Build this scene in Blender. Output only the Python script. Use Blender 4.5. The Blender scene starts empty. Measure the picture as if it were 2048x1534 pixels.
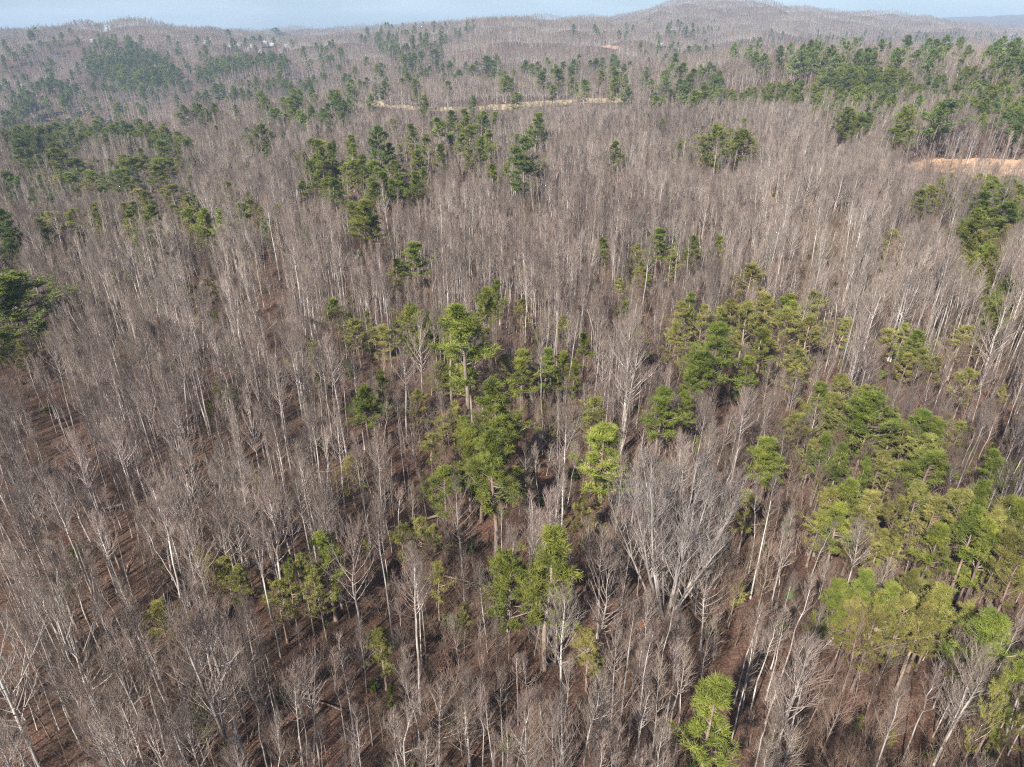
import bpy, math, random
import numpy as np

# ------------------------------------------------------------------ camera, world, sun, exposure
S = bpy.context.scene
PITCH = 27.4
EYE = 60.0
F = 1365.3
cam_d = bpy.data.cameras.new("camera")
cam = bpy.data.objects.new("camera", cam_d)
S.collection.objects.link(cam)
cam.location = (0, 0, EYE)
cam.rotation_euler = (math.radians(90 - PITCH), 0, 0)
cam_d.sensor_width = 36.0
cam_d.lens = F / 2048 * 36.0
cam_d.clip_start = 0.5
cam_d.clip_end = 60000
S.camera = cam

SUN_EL = math.radians(40)
SHADOW_AZ = math.radians(33)          # shadows run this far to the right of straight ahead
w = bpy.data.worlds.new("World")
S.world = w
w.use_nodes = True
nt = w.node_tree
nt.nodes.clear()
sky = nt.nodes.new("ShaderNodeTexSky")
sky.sky_type = 'NISHITA'
sky.sun_disc = False
sky.sun_elevation = SUN_EL
sky.sun_rotation = math.pi + SHADOW_AZ
sky.altitude = 300
sky.air_density = 1.0
sky.dust_density = 1.2
sky.ozone_density = 1.0
tc = nt.nodes.new("ShaderNodeTexCoord")
mp = nt.nodes.new("ShaderNodeMapping")
mp.inputs['Scale'].default_value = (2.2, 2.2, 16.0)
ns = nt.nodes.new("ShaderNodeTexNoise")
ns.inputs['Scale'].default_value = 2.0
ns.inputs['Detail'].default_value = 5.0
ns.inputs['Roughness'].default_value = 0.55
rp = nt.nodes.new("ShaderNodeValToRGB")
rp.color_ramp.elements[0].position = 0.40
rp.color_ramp.elements[1].position = 0.72
mx = nt.nodes.new("ShaderNodeMix")
mx.data_type = 'RGBA'
mul = nt.nodes.new("ShaderNodeMath"); mul.operation = 'MULTIPLY'; mul.inputs[1].default_value = 0.45
tint = nt.nodes.new("ShaderNodeMix"); tint.data_type = 'RGBA'; tint.blend_type = 'MULTIPLY'
tint.inputs[0].default_value = 1.0
tint.inputs[7].default_value = (0.66, 0.80, 0.98, 1)
bg = nt.nodes.new("ShaderNodeBackground")
bg.inputs['Strength'].default_value = 0.076
wo = nt.nodes.new("ShaderNodeOutputWorld")
L = nt.links.new
L(tc.outputs['Generated'], mp.inputs['Vector'])
L(mp.outputs['Vector'], ns.inputs['Vector'])
L(ns.outputs['Fac'], rp.inputs['Fac'])
L(rp.outputs['Color'], mul.inputs[0])
L(mul.outputs[0], mx.inputs[0])
L(sky.outputs['Color'], tint.inputs[6])
L(tint.outputs[2], mx.inputs[6])
mx.inputs[7].default_value = (7.4, 8.2, 9.0, 1)
L(mx.outputs[2], bg.inputs['Color'])
L(bg.outputs[0], wo.inputs['Surface'])

sd = bpy.data.lights.new("sun", 'SUN')
sd.energy = 5.0
sd.angle = math.radians(0.9)
sd.color = (1.0, 0.95, 0.88)
sun = bpy.data.objects.new("sun", sd)
S.collection.objects.link(sun)
# light travels towards (+sin az, +cos az, -tan el)
from mathutils import Vector
ldir = Vector((math.sin(SHADOW_AZ) * math.cos(SUN_EL), math.cos(SHADOW_AZ) * math.cos(SUN_EL), -math.sin(SUN_EL)))
sun.rotation_euler = ldir.to_track_quat('-Z', 'Y').to_euler()
sun.location = (-60, -90, 150)

S.view_settings.view_transform = 'Standard'
S.view_settings.look = 'None'
S.view_settings.exposure = 0.93
S.view_settings.gamma = 1.0
S.cycles.max_bounces = 4
S.cycles.diffuse_bounces = 3
S.cycles.glossy_bounces = 1
S.cycles.volume_bounces = 0
S.cycles.transparent_max_bounces = 4
S.cycles.sample_clamp_indirect = 2.0
S.cycles.use_denoising = False
S.cycles.use_adaptive_sampling = False
S.cycles.pixel_filter_type = 'BLACKMAN_HARRIS'
S.cycles.filter_width = 1.2

rng = np.random.default_rng(7)
TAU = 2 * math.pi

# ------------------------------------------------------------------ helpers: projection and terrain
cp, sp = math.cos(math.radians(PITCH)), math.sin(math.radians(PITCH))


def project(X, Y, Z):
    """world -> photograph pixels (2048 wide)"""
    Zr = Z - EYE
    d = Y * cp - Zr * sp
    u = Y * sp + Zr * cp
    d = np.where(d > 0.5, d, 0.5)
    return 1024 + F * X / d, 767 - F * u / d, d


def ray(x, y):
    dx = (x - 1024) / F
    dy = -(y - 767) / F
    v = np.array([dx, cp + dy * sp, -sp + dy * cp])
    return v / math.hypot(v[0], v[1])          # unit horizontal length


def vnoise(X, Y, s, seed):
    r = np.random.default_rng(seed)
    out = np.zeros_like(X, dtype=float)
    for i in range(13):
        a = r.uniform(0, TAU); k = TAU / s * r.uniform(0.6, 1.6); ph = r.uniform(0, TAU)
        out += np.sin((X * math.cos(a) + Y * math.sin(a)) * k + ph + 1.3 * np.sin((X * math.sin(a) - Y * math.cos(a)) * k * 0.7 + ph))
    return out / 4.3


KR = [0, 120, 250, 400, 520, 610, 670, 800, 1000, 1300, 1600, 1900, 2200, 2700, 3100, 3800, 4800, 6400, 8000]
KX = [-400, 0, 300, 600, 900, 1100, 1250, 1400, 1600, 1800, 2048, 2500]
KZ = [
    [0] * 12,
    [0] * 12,
    [-7, -6, -4, -1, 0, 0, 0, 0, 1, 2, 3, 4],
    [-34, -32, -20, -9, -4, -4, -3, -3, 0, 3, 3, 4],
    [-19, -18, -17, -13, -9, -9, -9, -4, 4, 8, 9, 9],
    [-14, -14, -13, -8, -12, -11, -9, 3, 12, 17, 18, 18],
    [-22, -21, -19, -7, 4, 5, 6, 12, 21, 25, 26, 26],
    [-54, -52, -46, -26, -8, -4, 0, 16, 32, 35, 34, 34],
    [-52, -50, -46, -26, 0, 6, 8, 10, 14, 16, 12, 10],
    [-25, -22, -15, 4, 26, 34, 22, 10, 0, -4, -8, -10],
    [8, 14, 24, 16, 50, 64, 40, 28, 12, 0, -4, -6],
    [32, 38, 58, 12, 62, 56, 52, 50, 34, 14, 6, 0],
    [40, 42, 60, 14, 52, 56, 66, 90, 62, 34, 12, 0],
    [20, 22, 24, 34, 60, 84, 90, 140, 104, 70, 26, 10],
    [10, 10, 14, 40, 62, 76, 86, 160, 112, 92, 36, 20],
    [0, 0, 0, 20, 50, 60, 70, 90, 110, 80, 34, 30],
    [-20, -20, -20, -10, 0, 0, 10, 20, 30, 30, 20, 20],
    [-20, -20, -20, -20, 0, 0, 0, 0, 20, 70, 110, 150],
    [-40] * 8 + [40, 150, 190, 220],
]
KA = [math.atan2((x - 1024) / F, cp + 0.5 * sp) for x in KX]
azs = np.concatenate([np.linspace(-math.pi, -0.9, 24)[:-1], np.linspace(-0.9, 0.9, 420), np.linspace(0.9, math.pi, 24)[1:]])
rs = np.concatenate([[0, 8, 16, 24], np.geomspace(30, 900, 270), np.geomspace(900, 8000, 150)[1:]])
KZa = np.array(KZ, float)
_lr = np.log(np.array(KR) + 60.0)
tmp = np.array([np.interp(np.log(rs + 60.0), _lr, KZa[:, j]) for j in range(len(KA))])       # (cols, r)
ZG = np.array([np.interp(azs, KA, tmp[:, i]) for i in range(len(rs))]).T                      # (az, r)


def blur(a, n, ax):
    for _ in range(n):
        b = np.roll(a, 1, ax); c = np.roll(a, -1, ax)
        if ax == 1:
            b[:, 0] = a[:, 0]; c[:, -1] = a[:, -1]
        a = (a * 2 + b + c) / 4
    return a


ZG = blur(blur(ZG, 40, 1), 60, 0)
AA, RR = np.meshgrid(azs, rs, indexing='ij')
GX, GY = RR * np.sin(AA), RR * np.cos(AA)
amp = np.clip((RR - 60) / 1500, 0, 1)
ZG = ZG + vnoise(GX, GY, 55, 1) * 0.9 * np.clip(RR / 60, 0, 1) + vnoise(GX, GY, 260, 2) * (2.2 + 8 * amp) * np.clip(RR / 200, 0, 1) \
    + vnoise(GX, GY, 640, 3) * 7 * amp * np.clip((RR - 900) / 900, 0, 1) + vnoise(GX, GY, 130, 4) * 2.2 * np.clip((RR - 900) / 1200, 0, 1)
ZG[-1] = ZG[0]


def ground(X, Y):
    X = np.asarray(X, float); Y = np.asarray(Y, float)
    a = np.arctan2(X, Y); r = np.hypot(X, Y)
    i = np.clip(np.searchsorted(azs, a) - 1, 0, len(azs) - 2)
    j = np.clip(np.searchsorted(rs, r) - 1, 0, len(rs) - 2)
    ta = (a - azs[i]) / (azs[i + 1] - azs[i]); tr = np.clip((r - rs[j]) / (rs[j + 1] - rs[j]), 0, 1)
    return (ZG[i, j] * (1 - ta) * (1 - tr) + ZG[i + 1, j] * ta * (1 - tr) + ZG[i, j + 1] * (1 - ta) * tr + ZG[i + 1, j + 1] * ta * tr)


_march = np.geomspace(25, 7900, 2400)


def hit(x, y, h=0.0):
    """where the sight line of a photo pixel meets the surface h metres over the ground"""
    v = ray(x, y)
    X = v[0] * _march; Y = v[1] * _march; Z = EYE + v[2] * _march
    below = Z < ground(X, Y) + h
    k = int(np.argmax(below)) if below.any() else len(_march) - 1
    return float(X[k]), float(Y[k])


# running skyline, used to leave out trees that stand wholly behind a ridge
ang = (ZG + 7.0 - EYE) / np.maximum(RR, 1)
ang[:, RR[0] < 30] = -9
SKY = np.maximum.accumulate(ang, axis=1)


def seen(X, Y, top):
    a = np.arctan2(X, Y); r = np.hypot(X, Y)
    i = np.clip(np.searchsorted(azs, a), 0, len(azs) - 1)
    j = np.clip(np.searchsorted(rs, r) - 2, 0, len(rs) - 1)
    return (top - EYE) / np.maximum(r, 1) > SKY[i, j] - 0.0015


def in_poly(x, y, poly):
    x = np.asarray(x, float); y = np.asarray(y, float)
    ins = np.zeros(x.shape, bool)
    n = len(poly)
    for k in range(n):
        x1, y1 = poly[k]; x2, y2 = poly[(k + 1) % n]
        c = ((y1 > y) != (y2 > y)) & (x < (x2 - x1) * (y - y1) / ((y2 - y1) + 1e-9) + x1)
        ins ^= c
    return ins


# ------------------------------------------------------------------ materials
def new_mat(name):
    m = bpy.data.materials.new(name); m.use_nodes = True
    n = m.node_tree.nodes; b = n["Principled BSDF"]
    b.inputs['Specular IOR Level'].default_value = 0.15
    b.inputs['Roughness'].default_value = 0.85
    return m, m.node_tree, b


def ramp_mat(name, cols, scale=0.6, stretch=(1, 1, 1), coord='Object', rand=0.35, rough=0.85, detail=4, hue=0.02, pos=None, spec=0.15):
    m, t, b = new_mat(name)
    b.inputs['Roughness'].default_value = rough
    b.inputs['Specular IOR Level'].default_value = spec
    tcn = t.nodes.new("ShaderNodeTexCoord"); mpn = t.nodes.new("ShaderNodeMapping")
    mpn.inputs['Scale'].default_value = stretch
    nz = t.nodes.new("ShaderNodeTexNoise"); nz.noise_dimensions = '4D'
    nz.inputs['Scale'].default_value = scale; nz.inputs['Detail'].default_value = detail; nz.inputs['Roughness'].default_value = 0.62
    oi = t.nodes.new("ShaderNodeObjectInfo")
    mw = t.nodes.new("ShaderNodeMath"); mw.operation = 'MULTIPLY'; mw.inputs[1].default_value = 40.0
    rm = t.nodes.new("ShaderNodeValToRGB")
    e = rm.color_ramp.elements
    ps = pos or list(np.linspace(0.32, 0.68, len(cols)))
    e[0].position = ps[0]; e[0].color = (*cols[0], 1)
    e[1].position = ps[-1]; e[1].color = (*cols[-1], 1)
    for c, p in zip(cols[1:-1], ps[1:-1]):
        q = e.new(p); q.color = (*c, 1)
    hs = t.nodes.new("ShaderNodeHueSaturation")
    mr = t.nodes.new("ShaderNodeMapRange"); mr.inputs['To Min'].default_value = 1 - rand; mr.inputs['To Max'].default_value = 1 + rand
    mr2 = t.nodes.new("ShaderNodeMapRange"); mr2.inputs['To Min'].default_value = 0.5 - hue; mr2.inputs['To Max'].default_value = 0.5 + hue
    fr = t.nodes.new("ShaderNodeMath"); fr.operation = 'MULTIPLY'; fr.inputs[1].default_value = 7.31
    fr2 = t.nodes.new("ShaderNodeMath"); fr2.operation = 'FRACT'
    K = t.links.new
    K(tcn.outputs[coord], mpn.inputs['Vector']); K(mpn.outputs[0], nz.inputs['Vector'])
    K(oi.outputs['Random'], mw.inputs[0]); K(mw.outputs[0], nz.inputs['W'])
    K(nz.outputs['Fac'], rm.inputs['Fac']); K(rm.outputs['Color'], hs.inputs['Color'])
    K(oi.outputs['Random'], mr.inputs['Value']); K(mr.outputs[0], hs.inputs['Value'])
    K(oi.outputs['Random'], fr.inputs[0]); K(fr.outputs[0], fr2.inputs[0]); K(fr2.outputs[0], mr2.inputs['Value']); K(mr2.outputs[0], hs.inputs['Hue'])
    if rand > 0.05:      # neighbouring trees share a tone: patches of greyer, redder and paler wood
        ln = t.nodes.new("ShaderNodeTexNoise"); ln.inputs['Scale'].default_value = 0.018; ln.inputs['Detail'].default_value = 3
        K(oi.outputs['Location'], ln.inputs['Vector'])
        lr = t.nodes.new("ShaderNodeValToRGB"); le = lr.color_ramp.elements
        le[0].position = 0.33; le[0].color = (0.70, 0.66, 0.66, 1) if 'needle' not in name else (0.85, 0.88, 0.85, 1); le[1].position = 0.67; le[1].color = (1.22, 1.22, 1.18, 1)
        le.new(0.5).color = (1.03, 0.97, 0.93, 1)
        lm = t.nodes.new("ShaderNodeMix"); lm.data_type = 'RGBA'; lm.blend_type = 'MULTIPLY'; lm.inputs[0].default_value = 1
        K(ln.outputs['Fac'], lr.inputs['Fac']); K(hs.outputs['Color'], lm.inputs[6]); K(lr.outputs['Color'], lm.inputs[7]); K(lm.outputs[2], b.inputs['Base Color'])
    else:
        K(hs.outputs['Color'], b.inputs['Base Color'])
    return m


M = {}
M['bark'] = ramp_mat('pale_bark', [(0.20, 0.175, 0.155), (0.385, 0.355, 0.325), (0.60, 0.57, 0.535)], 1.2, (1, 1, 0.28), rand=0.35, pos=[0.34, 0.5, 0.64])
M['limb'] = ramp_mat('limb_bark', [(0.25, 0.215, 0.19), (0.48, 0.43, 0.395)], 0.5, rand=0.3, hue=0.01)
M['twig'] = ramp_mat('twig_bark', [(0.20, 0.160, 0.133), (0.355, 0.298, 0.255)], 0.25, rand=0.3, hue=0.015)
M['bark_brown'] = ramp_mat('brown_bark', [(0.16, 0.125, 0.10), (0.34, 0.28, 0.23)], 1.0, (1, 1, 0.3), rand=0.4)
M['twig_brown'] = ramp_mat('brown_twigs', [(0.175, 0.125, 0.095), (0.30, 0.225, 0.175)], 0.3, rand=0.35, hue=0.012)
M['pine_bark'] = ramp_mat('pine_bark', [(0.16, 0.12, 0.095), (0.36, 0.29, 0.24)], 1.5, (1, 1, 0.4))
M['needle_g'] = ramp_mat('needles_green', [(0.07, 0.095, 0.022), (0.235, 0.265, 0.05)], 0.55, rand=0.16, hue=0.012, rough=0.6)
M['needle_y'] = ramp_mat('needles_olive', [(0.11, 0.115, 0.035), (0.32, 0.305, 0.085)], 0.5, rand=0.22, hue=0.012, rough=0.6)
M['needle_d'] = ramp_mat('needles_dark', [(0.07, 0.105, 0.035), (0.20, 0.245, 0.07)], 0.5, rand=0.25, hue=0.012, rough=0.6)
M['shrub'] = ramp_mat('shrub_leaves', [(0.05, 0.09, 0.02), (0.12, 0.17, 0.04)], 0.8, rand=0.4, hue=0.03, rough=0.5)
M['dead_leaf'] = ramp_mat('dead_leaves', [(0.28, 0.15, 0.08), (0.42, 0.26, 0.15)], 0.8, rand=0.3)

# ------------------------------------------------------------------ mesh helpers
def make_mesh(name, parts, mats):
    """parts: (V (n,3), F (m,3 or 4), material index)"""
    vs, loops, tot, mi = [], [], [], []
    off = 0
    for V, Fc, k in parts:
        vs.append(V); loops.append((Fc + off).ravel()); tot.append(np.full(len(Fc), Fc.shape[1])); mi.append(np.full(len(Fc), k)); off += len(V)
    V = np.concatenate(vs).astype(np.float32); lo = np.concatenate(loops).astype(np.int32)
    tot = np.concatenate(tot).astype(np.int32); mi = np.concatenate(mi).astype(np.int32)
    me = bpy.data.meshes.new(name)
    me.vertices.add(len(V)); me.vertices.foreach_set('co', V.ravel())
    me.loops.add(len(lo)); me.loops.foreach_set('vertex_index', lo)
    me.polygons.add(len(tot))
    st = np.concatenate([[0], np.cumsum(tot)[:-1]]).astype(np.int32)
    me.polygons.foreach_set('loop_start', st); me.polygons.foreach_set('loop_total', tot)
    for m in mats:
        me.materials.append(m)
    me.polygons.foreach_set('material_index', mi)
    me.polygons.foreach_set('use_smooth', np.ones(len(tot), bool))
    me.update(calc_edges=True)
    return me


def nrm(v):
    return v / np.maximum(np.linalg.norm(v, axis=-1, keepdims=True), 1e-9)


def tubes(P, R, k):
    n, m, _ = P.shape
    T = nrm(np.gradient(P, axis=1))
    mean = nrm(P[:, -1] - P[:, 0])
    ref = np.where(np.abs(mean[:, 2:3]) < 0.8, np.array([[0, 0, 1.0]]), np.array([[1.0, 0, 0]]))[:, None, :]
    U = nrm(np.cross(T, ref)); W = np.cross(T, U)
    a = np.arange(k) * TAU / k
    V = P[:, :, None] + R[:, :, None, None] * (np.cos(a)[:, None] * U[:, :, None] + np.sin(a)[:, None] * W[:, :, None])
    idx = np.arange(n * m * k).reshape(n, m, k)
    A = idx[:, :-1]; B = idx[:, 1:]
    Fc = np.stack([A, np.roll(A, -1, 2), np.roll(B, -1, 2), B], -1).reshape(-1, 4)
    return V.reshape(-1, 3), Fc


def grow(rg, base, d, Ln, r0, m, curve, wob=0.03, tip=0.35):
    """curved tapering limbs: base (n,3), direction d, length Ln"""
    n = len(base)
    s = np.linspace(0, 1, m)[None, :, None]
    up = np.array([0, 0, 1.0])
    cv = np.asarray(curve).reshape(-1, 1, 1) if np.ndim(curve) else curve
    P = base[:, None] + Ln[:, None, None] * (s * d[:, None] + cv * s * s * up)
    w_ = rg.normal(0, wob, (n, m, 3)) * Ln[:, None, None] * s
    P = P + w_
    R = r0[:, None] * (1 - (1 - tip) * np.linspace(0, 1, m)[None])
    return P, R


def along(P, s):
    """P (n,m,3), s (n,q) -> positions (n,q,3), tangents"""
    n, m, _ = P.shape
    f = s * (m - 1); i = np.clip(f.astype(int), 0, m - 2); t = (f - i)[..., None]
    r = np.arange(n)[:, None]
    a, b = P[r, i], P[r, i + 1]
    return a * (1 - t) + b * t, nrm(b - a)


def side(rg, T, spread, upb=0.0):
    q = rg.normal(size=T.shape)
    q = nrm(q - (q * T).sum(-1, keepdims=True) * T)
    v = T + spread * q
    v[..., 2] += upb
    return nrm(v)


def twiggy(rg, P, Ln, nsec, nter, secL, terL, rsec, rter, s0=0.25):
    """side shoots and fine twigs on limbs P"""
    n = len(P)
    s = s0 + (1 - s0) * (np.arange(nsec)[None] + rg.uniform(0, 1, (n, nsec))) / nsec
    p, T = along(P, s)
    d = side(rg, T, 0.55, 0.28).reshape(-1, 3)
    l2 = (Ln[:, None] * secL * (1.15 - 0.6 * s) * rg.uniform(0.6, 1.3, s.shape)).ravel() + 0.35
    P2, R2 = grow(rg, p.reshape(-1, 3), d, l2, np.full(len(l2), rsec), 3, 0.22, 0.03)
    out = [(P2, R2 , 3)]
    if nter:
        s3 = rg.uniform(0.25, 1, (len(P2), nter))
        p3, T3 = along(P2, s3)
        d3 = side(rg, T3, 0.55, 0.30).reshape(-1, 3)
        l3 = (l2[:, None] * terL * rg.uniform(0.5, 1.3, s3.shape)).ravel() + 0.2
        P3, R3 = grow(rg, p3.reshape(-1, 3), d3, l3, np.full(len(l3), rter), 2, 0.08, 0.0)
        out.append((P3, R3, 3))
    return out


def stem(rg, H, r0, m=12, wob=0.006, lean=(0, 0), base=(0, 0, 0), power=0.75, leanp=1.2):
    z = np.linspace(0, 1, m)
    P = np.zeros((1, m, 3))
    P[0, :, 2] = z * H
    P[0, :, :2] = np.cumsum(rg.normal(0, wob * H, (m, 2)), 0) * z[:, None] + np.outer(z ** leanp * H, lean)
    P += np.array(base)
    R = (r0 * (1 - z) ** power + 0.018)[None]
    R[0, 0] *= 1.35
    return P, R


TK = [1.0, 1.0, 1.05]


def bare_tree(seed, kind, lod=0):
    """returns trunk parts and crown parts. kinds: poplar, oak, fan, sapling, brush"""
    rg = np.random.default_rng(seed)
    trunk, crown = [], []
    tw = [1, 1.5, 2.4][lod]
    def crown_of(P, H, nb, t0, Lb, a0, a1, nsec, nter, r0, curve, shape=0.6, secL=0.36, rsec=0.017, rter=0.010):
        t = np.sort(t0 + (0.985 - t0) * rg.uniform(0, 1, nb) ** 0.85)
        p, T = along(P, t[None]); p = p[0]; T = T[0]
        az = rg.uniform(0, TAU) + np.arange(nb) * 2.4 + rg.normal(0, 0.4, nb)
        u = (t - t0) / (1 - t0)
        an = np.radians(a0 + (a1 - a0) * u + rg.normal(0, 7, nb))
        d = np.stack([np.sin(an) * np.cos(az), np.sin(an) * np.sin(az), np.cos(an)], -1)
        prof = np.minimum(1, 0.55 + 1.6 * u) * (1 - u) ** shape + 0.16
        Ln = Lb * prof * rg.uniform(0.65, 1.25, nb)
        PB, RB = grow(rg, p, d, Ln, r0 * (0.35 + 0.65 * (1 - u)) * (0.6 + 0.6 * Ln / Lb), 5, curve, 0.02, 0.22)
        V, Fc = tubes(PB, RB, 4 if lod == 0 else 3); crown.append((V, Fc, 0))
        for i, (P2, R2, k) in enumerate(twiggy(rg, PB, Ln, nsec, nter, secL, 0.45, rsec * tw, rter * tw)):
            V, Fc = tubes(P2, R2, k); crown.append((V, Fc, 1))
    red = [1, 0.6, 0.4][lod]
    if kind == 'poplar':
        H = 20.0
        P, R = stem(rg, H, 0.13 * TK[lod], 12, 0.004)
        trunk.append((*tubes(P, R, 7 if lod == 0 else 4), 0))
        crown_of(P, H, int(30 * red + 4), rg.uniform(0.48, 0.66), 2.7, 50, 16, 6, [3, 2, 2][lod], 0.036, 0.32)
    elif kind == 'slim':
        H = 18.0
        P, R = stem(rg, H, 0.088 * TK[lod], 12, [0.005, 0.011][seed % 2])
        trunk.append((*tubes(P, R, 6 if lod == 0 else 3), 0))
        crown_of(P, H, int(22 * red + 4), rg.uniform(0.50, 0.72), 1.7, 42, 14, 5, [3, 2, 2][lod], 0.024, 0.25, secL=0.45)
    elif kind == 'oak':
        H = 20.0
        P, R = stem(rg, H * 0.92, 0.17, 11, 0.014)
        trunk.append((*tubes(P, R, 7 if lod == 0 else 4), 0))
        crown_of(P, H, int(30 * red + 4), rg.uniform(0.34, 0.45), 5.0, 54, 18, 7, [4, 2, 2][lod], 0.06, 0.40, shape=0.45, secL=0.30)
    elif kind == 'fan':
        H = 20.0
        n = 14
        for k in range(n):
            ring = k < 9
            a = (k * TAU / 9 if ring else k * TAU / 4 + 0.4) + rg.normal(0, 0.15); q = rg.uniform(0.22, 0.34) if ring else rg.uniform(0.06, 0.2)
            P, R = stem(rg, H * (rg.uniform(0.78, 0.88) if ring else 0.98), 0.11, 10, 0.008, (q * math.cos(a), q * math.sin(a)), (0.3 * math.cos(a), 0.3 * math.sin(a), 0), 0.75, 0.82)
            trunk.append((*tubes(P, R, 6), 0))
            crown_of(P, H, 20, 0.28, 4.0, 36, 12, 7, 3, 0.045, 0.42)
    elif kind == 'twin':
        H = 22.0
        for k, (lx, ly) in enumerate([(0.02, 0.0), (0.07, 0.03), (-0.05, -0.02)][:rg.integers(2, 4)]):
            P, R = stem(rg, H * (1 - 0.08 * k), 0.20 - 0.03 * k, 12, 0.004, (lx, ly), (0.55 * k, 0.1 * k, 0))
            trunk.append((*tubes(P, R, 7), 0))
            crown_of(P, H, 34, 0.42, 4.2, 54, 20, 7, 4, 0.042, 0.38)
    elif kind == 'snag':
        H = 16.0
        P, R = stem(rg, H, 0.16, 9, 0.01)
        R[0, -1] = 0.06
        trunk.append((*tubes(P, R, 6), 0))
        crown_of(P, H, 9, 0.35, 1.6, 80, 60, 2, 0, 0.03, 0.05)
    elif kind == 'sapling':
        H = 9.0
        P, R = stem(rg, H, 0.055, 9, 0.012)
        trunk.append((*tubes(P, R, 4 if lod == 0 else 3), 0))
        crown_of(P, H, int(24 * red + 3), 0.25, 2.1, 55, 22, 5, [4, 3, 2][lod], 0.022, 0.3, shape=0.5, secL=0.42, rsec=0.012, rter=0.008)
    elif kind == 'brush':
        H = 3.2
        for k in range(6):
            a = rg.uniform(0, TAU); q = rg.uniform(0.1, 0.7)
            P, R = stem(rg, H * rg.uniform(0.6, 1.1), 0.022, 6, 0.03, (q * math.cos(a), q * math.sin(a)), (0.3 * math.cos(a), 0.3 * math.sin(a), 0))
            trunk.append((*tubes(P, R, 3), 0))
            crown_of(P, H, 8, 0.2, 1.2, 55, 25, 4, 2 if lod else 3, 0.012, 0.25, secL=0.5, rsec=0.009, rter=0.007)
    return trunk, crown


def needles(rg, P, out, n, ln, wd, upb=0.35, spread=0.9):
    """bunches of n slim blades at points P pointing outwards"""
    N = len(P)
    d = nrm(out[:, None] * 0.8 + rg.normal(0, spread, (N, n, 3)) + np.array([0, 0, upb]))
    p = P[:, None] + d * ln * 0.1
    q = nrm(np.cross(d, rg.normal(size=d.shape)))
    l_ = ln * rg.uniform(0.6, 1.25, (N, n, 1))
    a = p - q * wd; b = p + q * wd; c = p + d * l_ + q * wd * 0.35; e = p + d * l_ - q * wd * 0.35
    V = np.stack([a, b, c, e], 2).reshape(-1, 3)
    Fc = np.arange(len(V)).reshape(-1, 4)
    return V, Fc


PINE = {   # crown base, branch length, profile power, branch angle, whorls, per whorl, bunches per branch
    'g': dict(c0=0.36, Lb=2.5, pw=0.75, an=60, wh=18, pw_n=4, cv=0.24, nb=12, ln=0.38, wd=0.019, nn=14, gap=0.55),
    'y': dict(c0=0.34, Lb=3.1, pw=0.62, an=66, wh=15, pw_n=5, cv=0.22, nb=13, ln=0.36, wd=0.019, nn=12, gap=0.58),
    'd': dict(c0=0.30, Lb=3.7, pw=0.80, an=78, wh=17, pw_n=5, cv=0.14, nb=13, ln=0.42, wd=0.026, nn=16, gap=0.34),
    'r': dict(c0=0.28, Lb=3.6, pw=0.40, an=66, wh=18, pw_n=6, cv=0.22, nb=13, ln=0.38, wd=0.024, nn=17, gap=0.32),
    't': dict(c0=0.42, Lb=4.4, pw=0.55, an=82, wh=10, pw_n=4, cv=0.10, nb=15, ln=0.50, wd=0.055, nn=12, gap=0.35),
}


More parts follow.
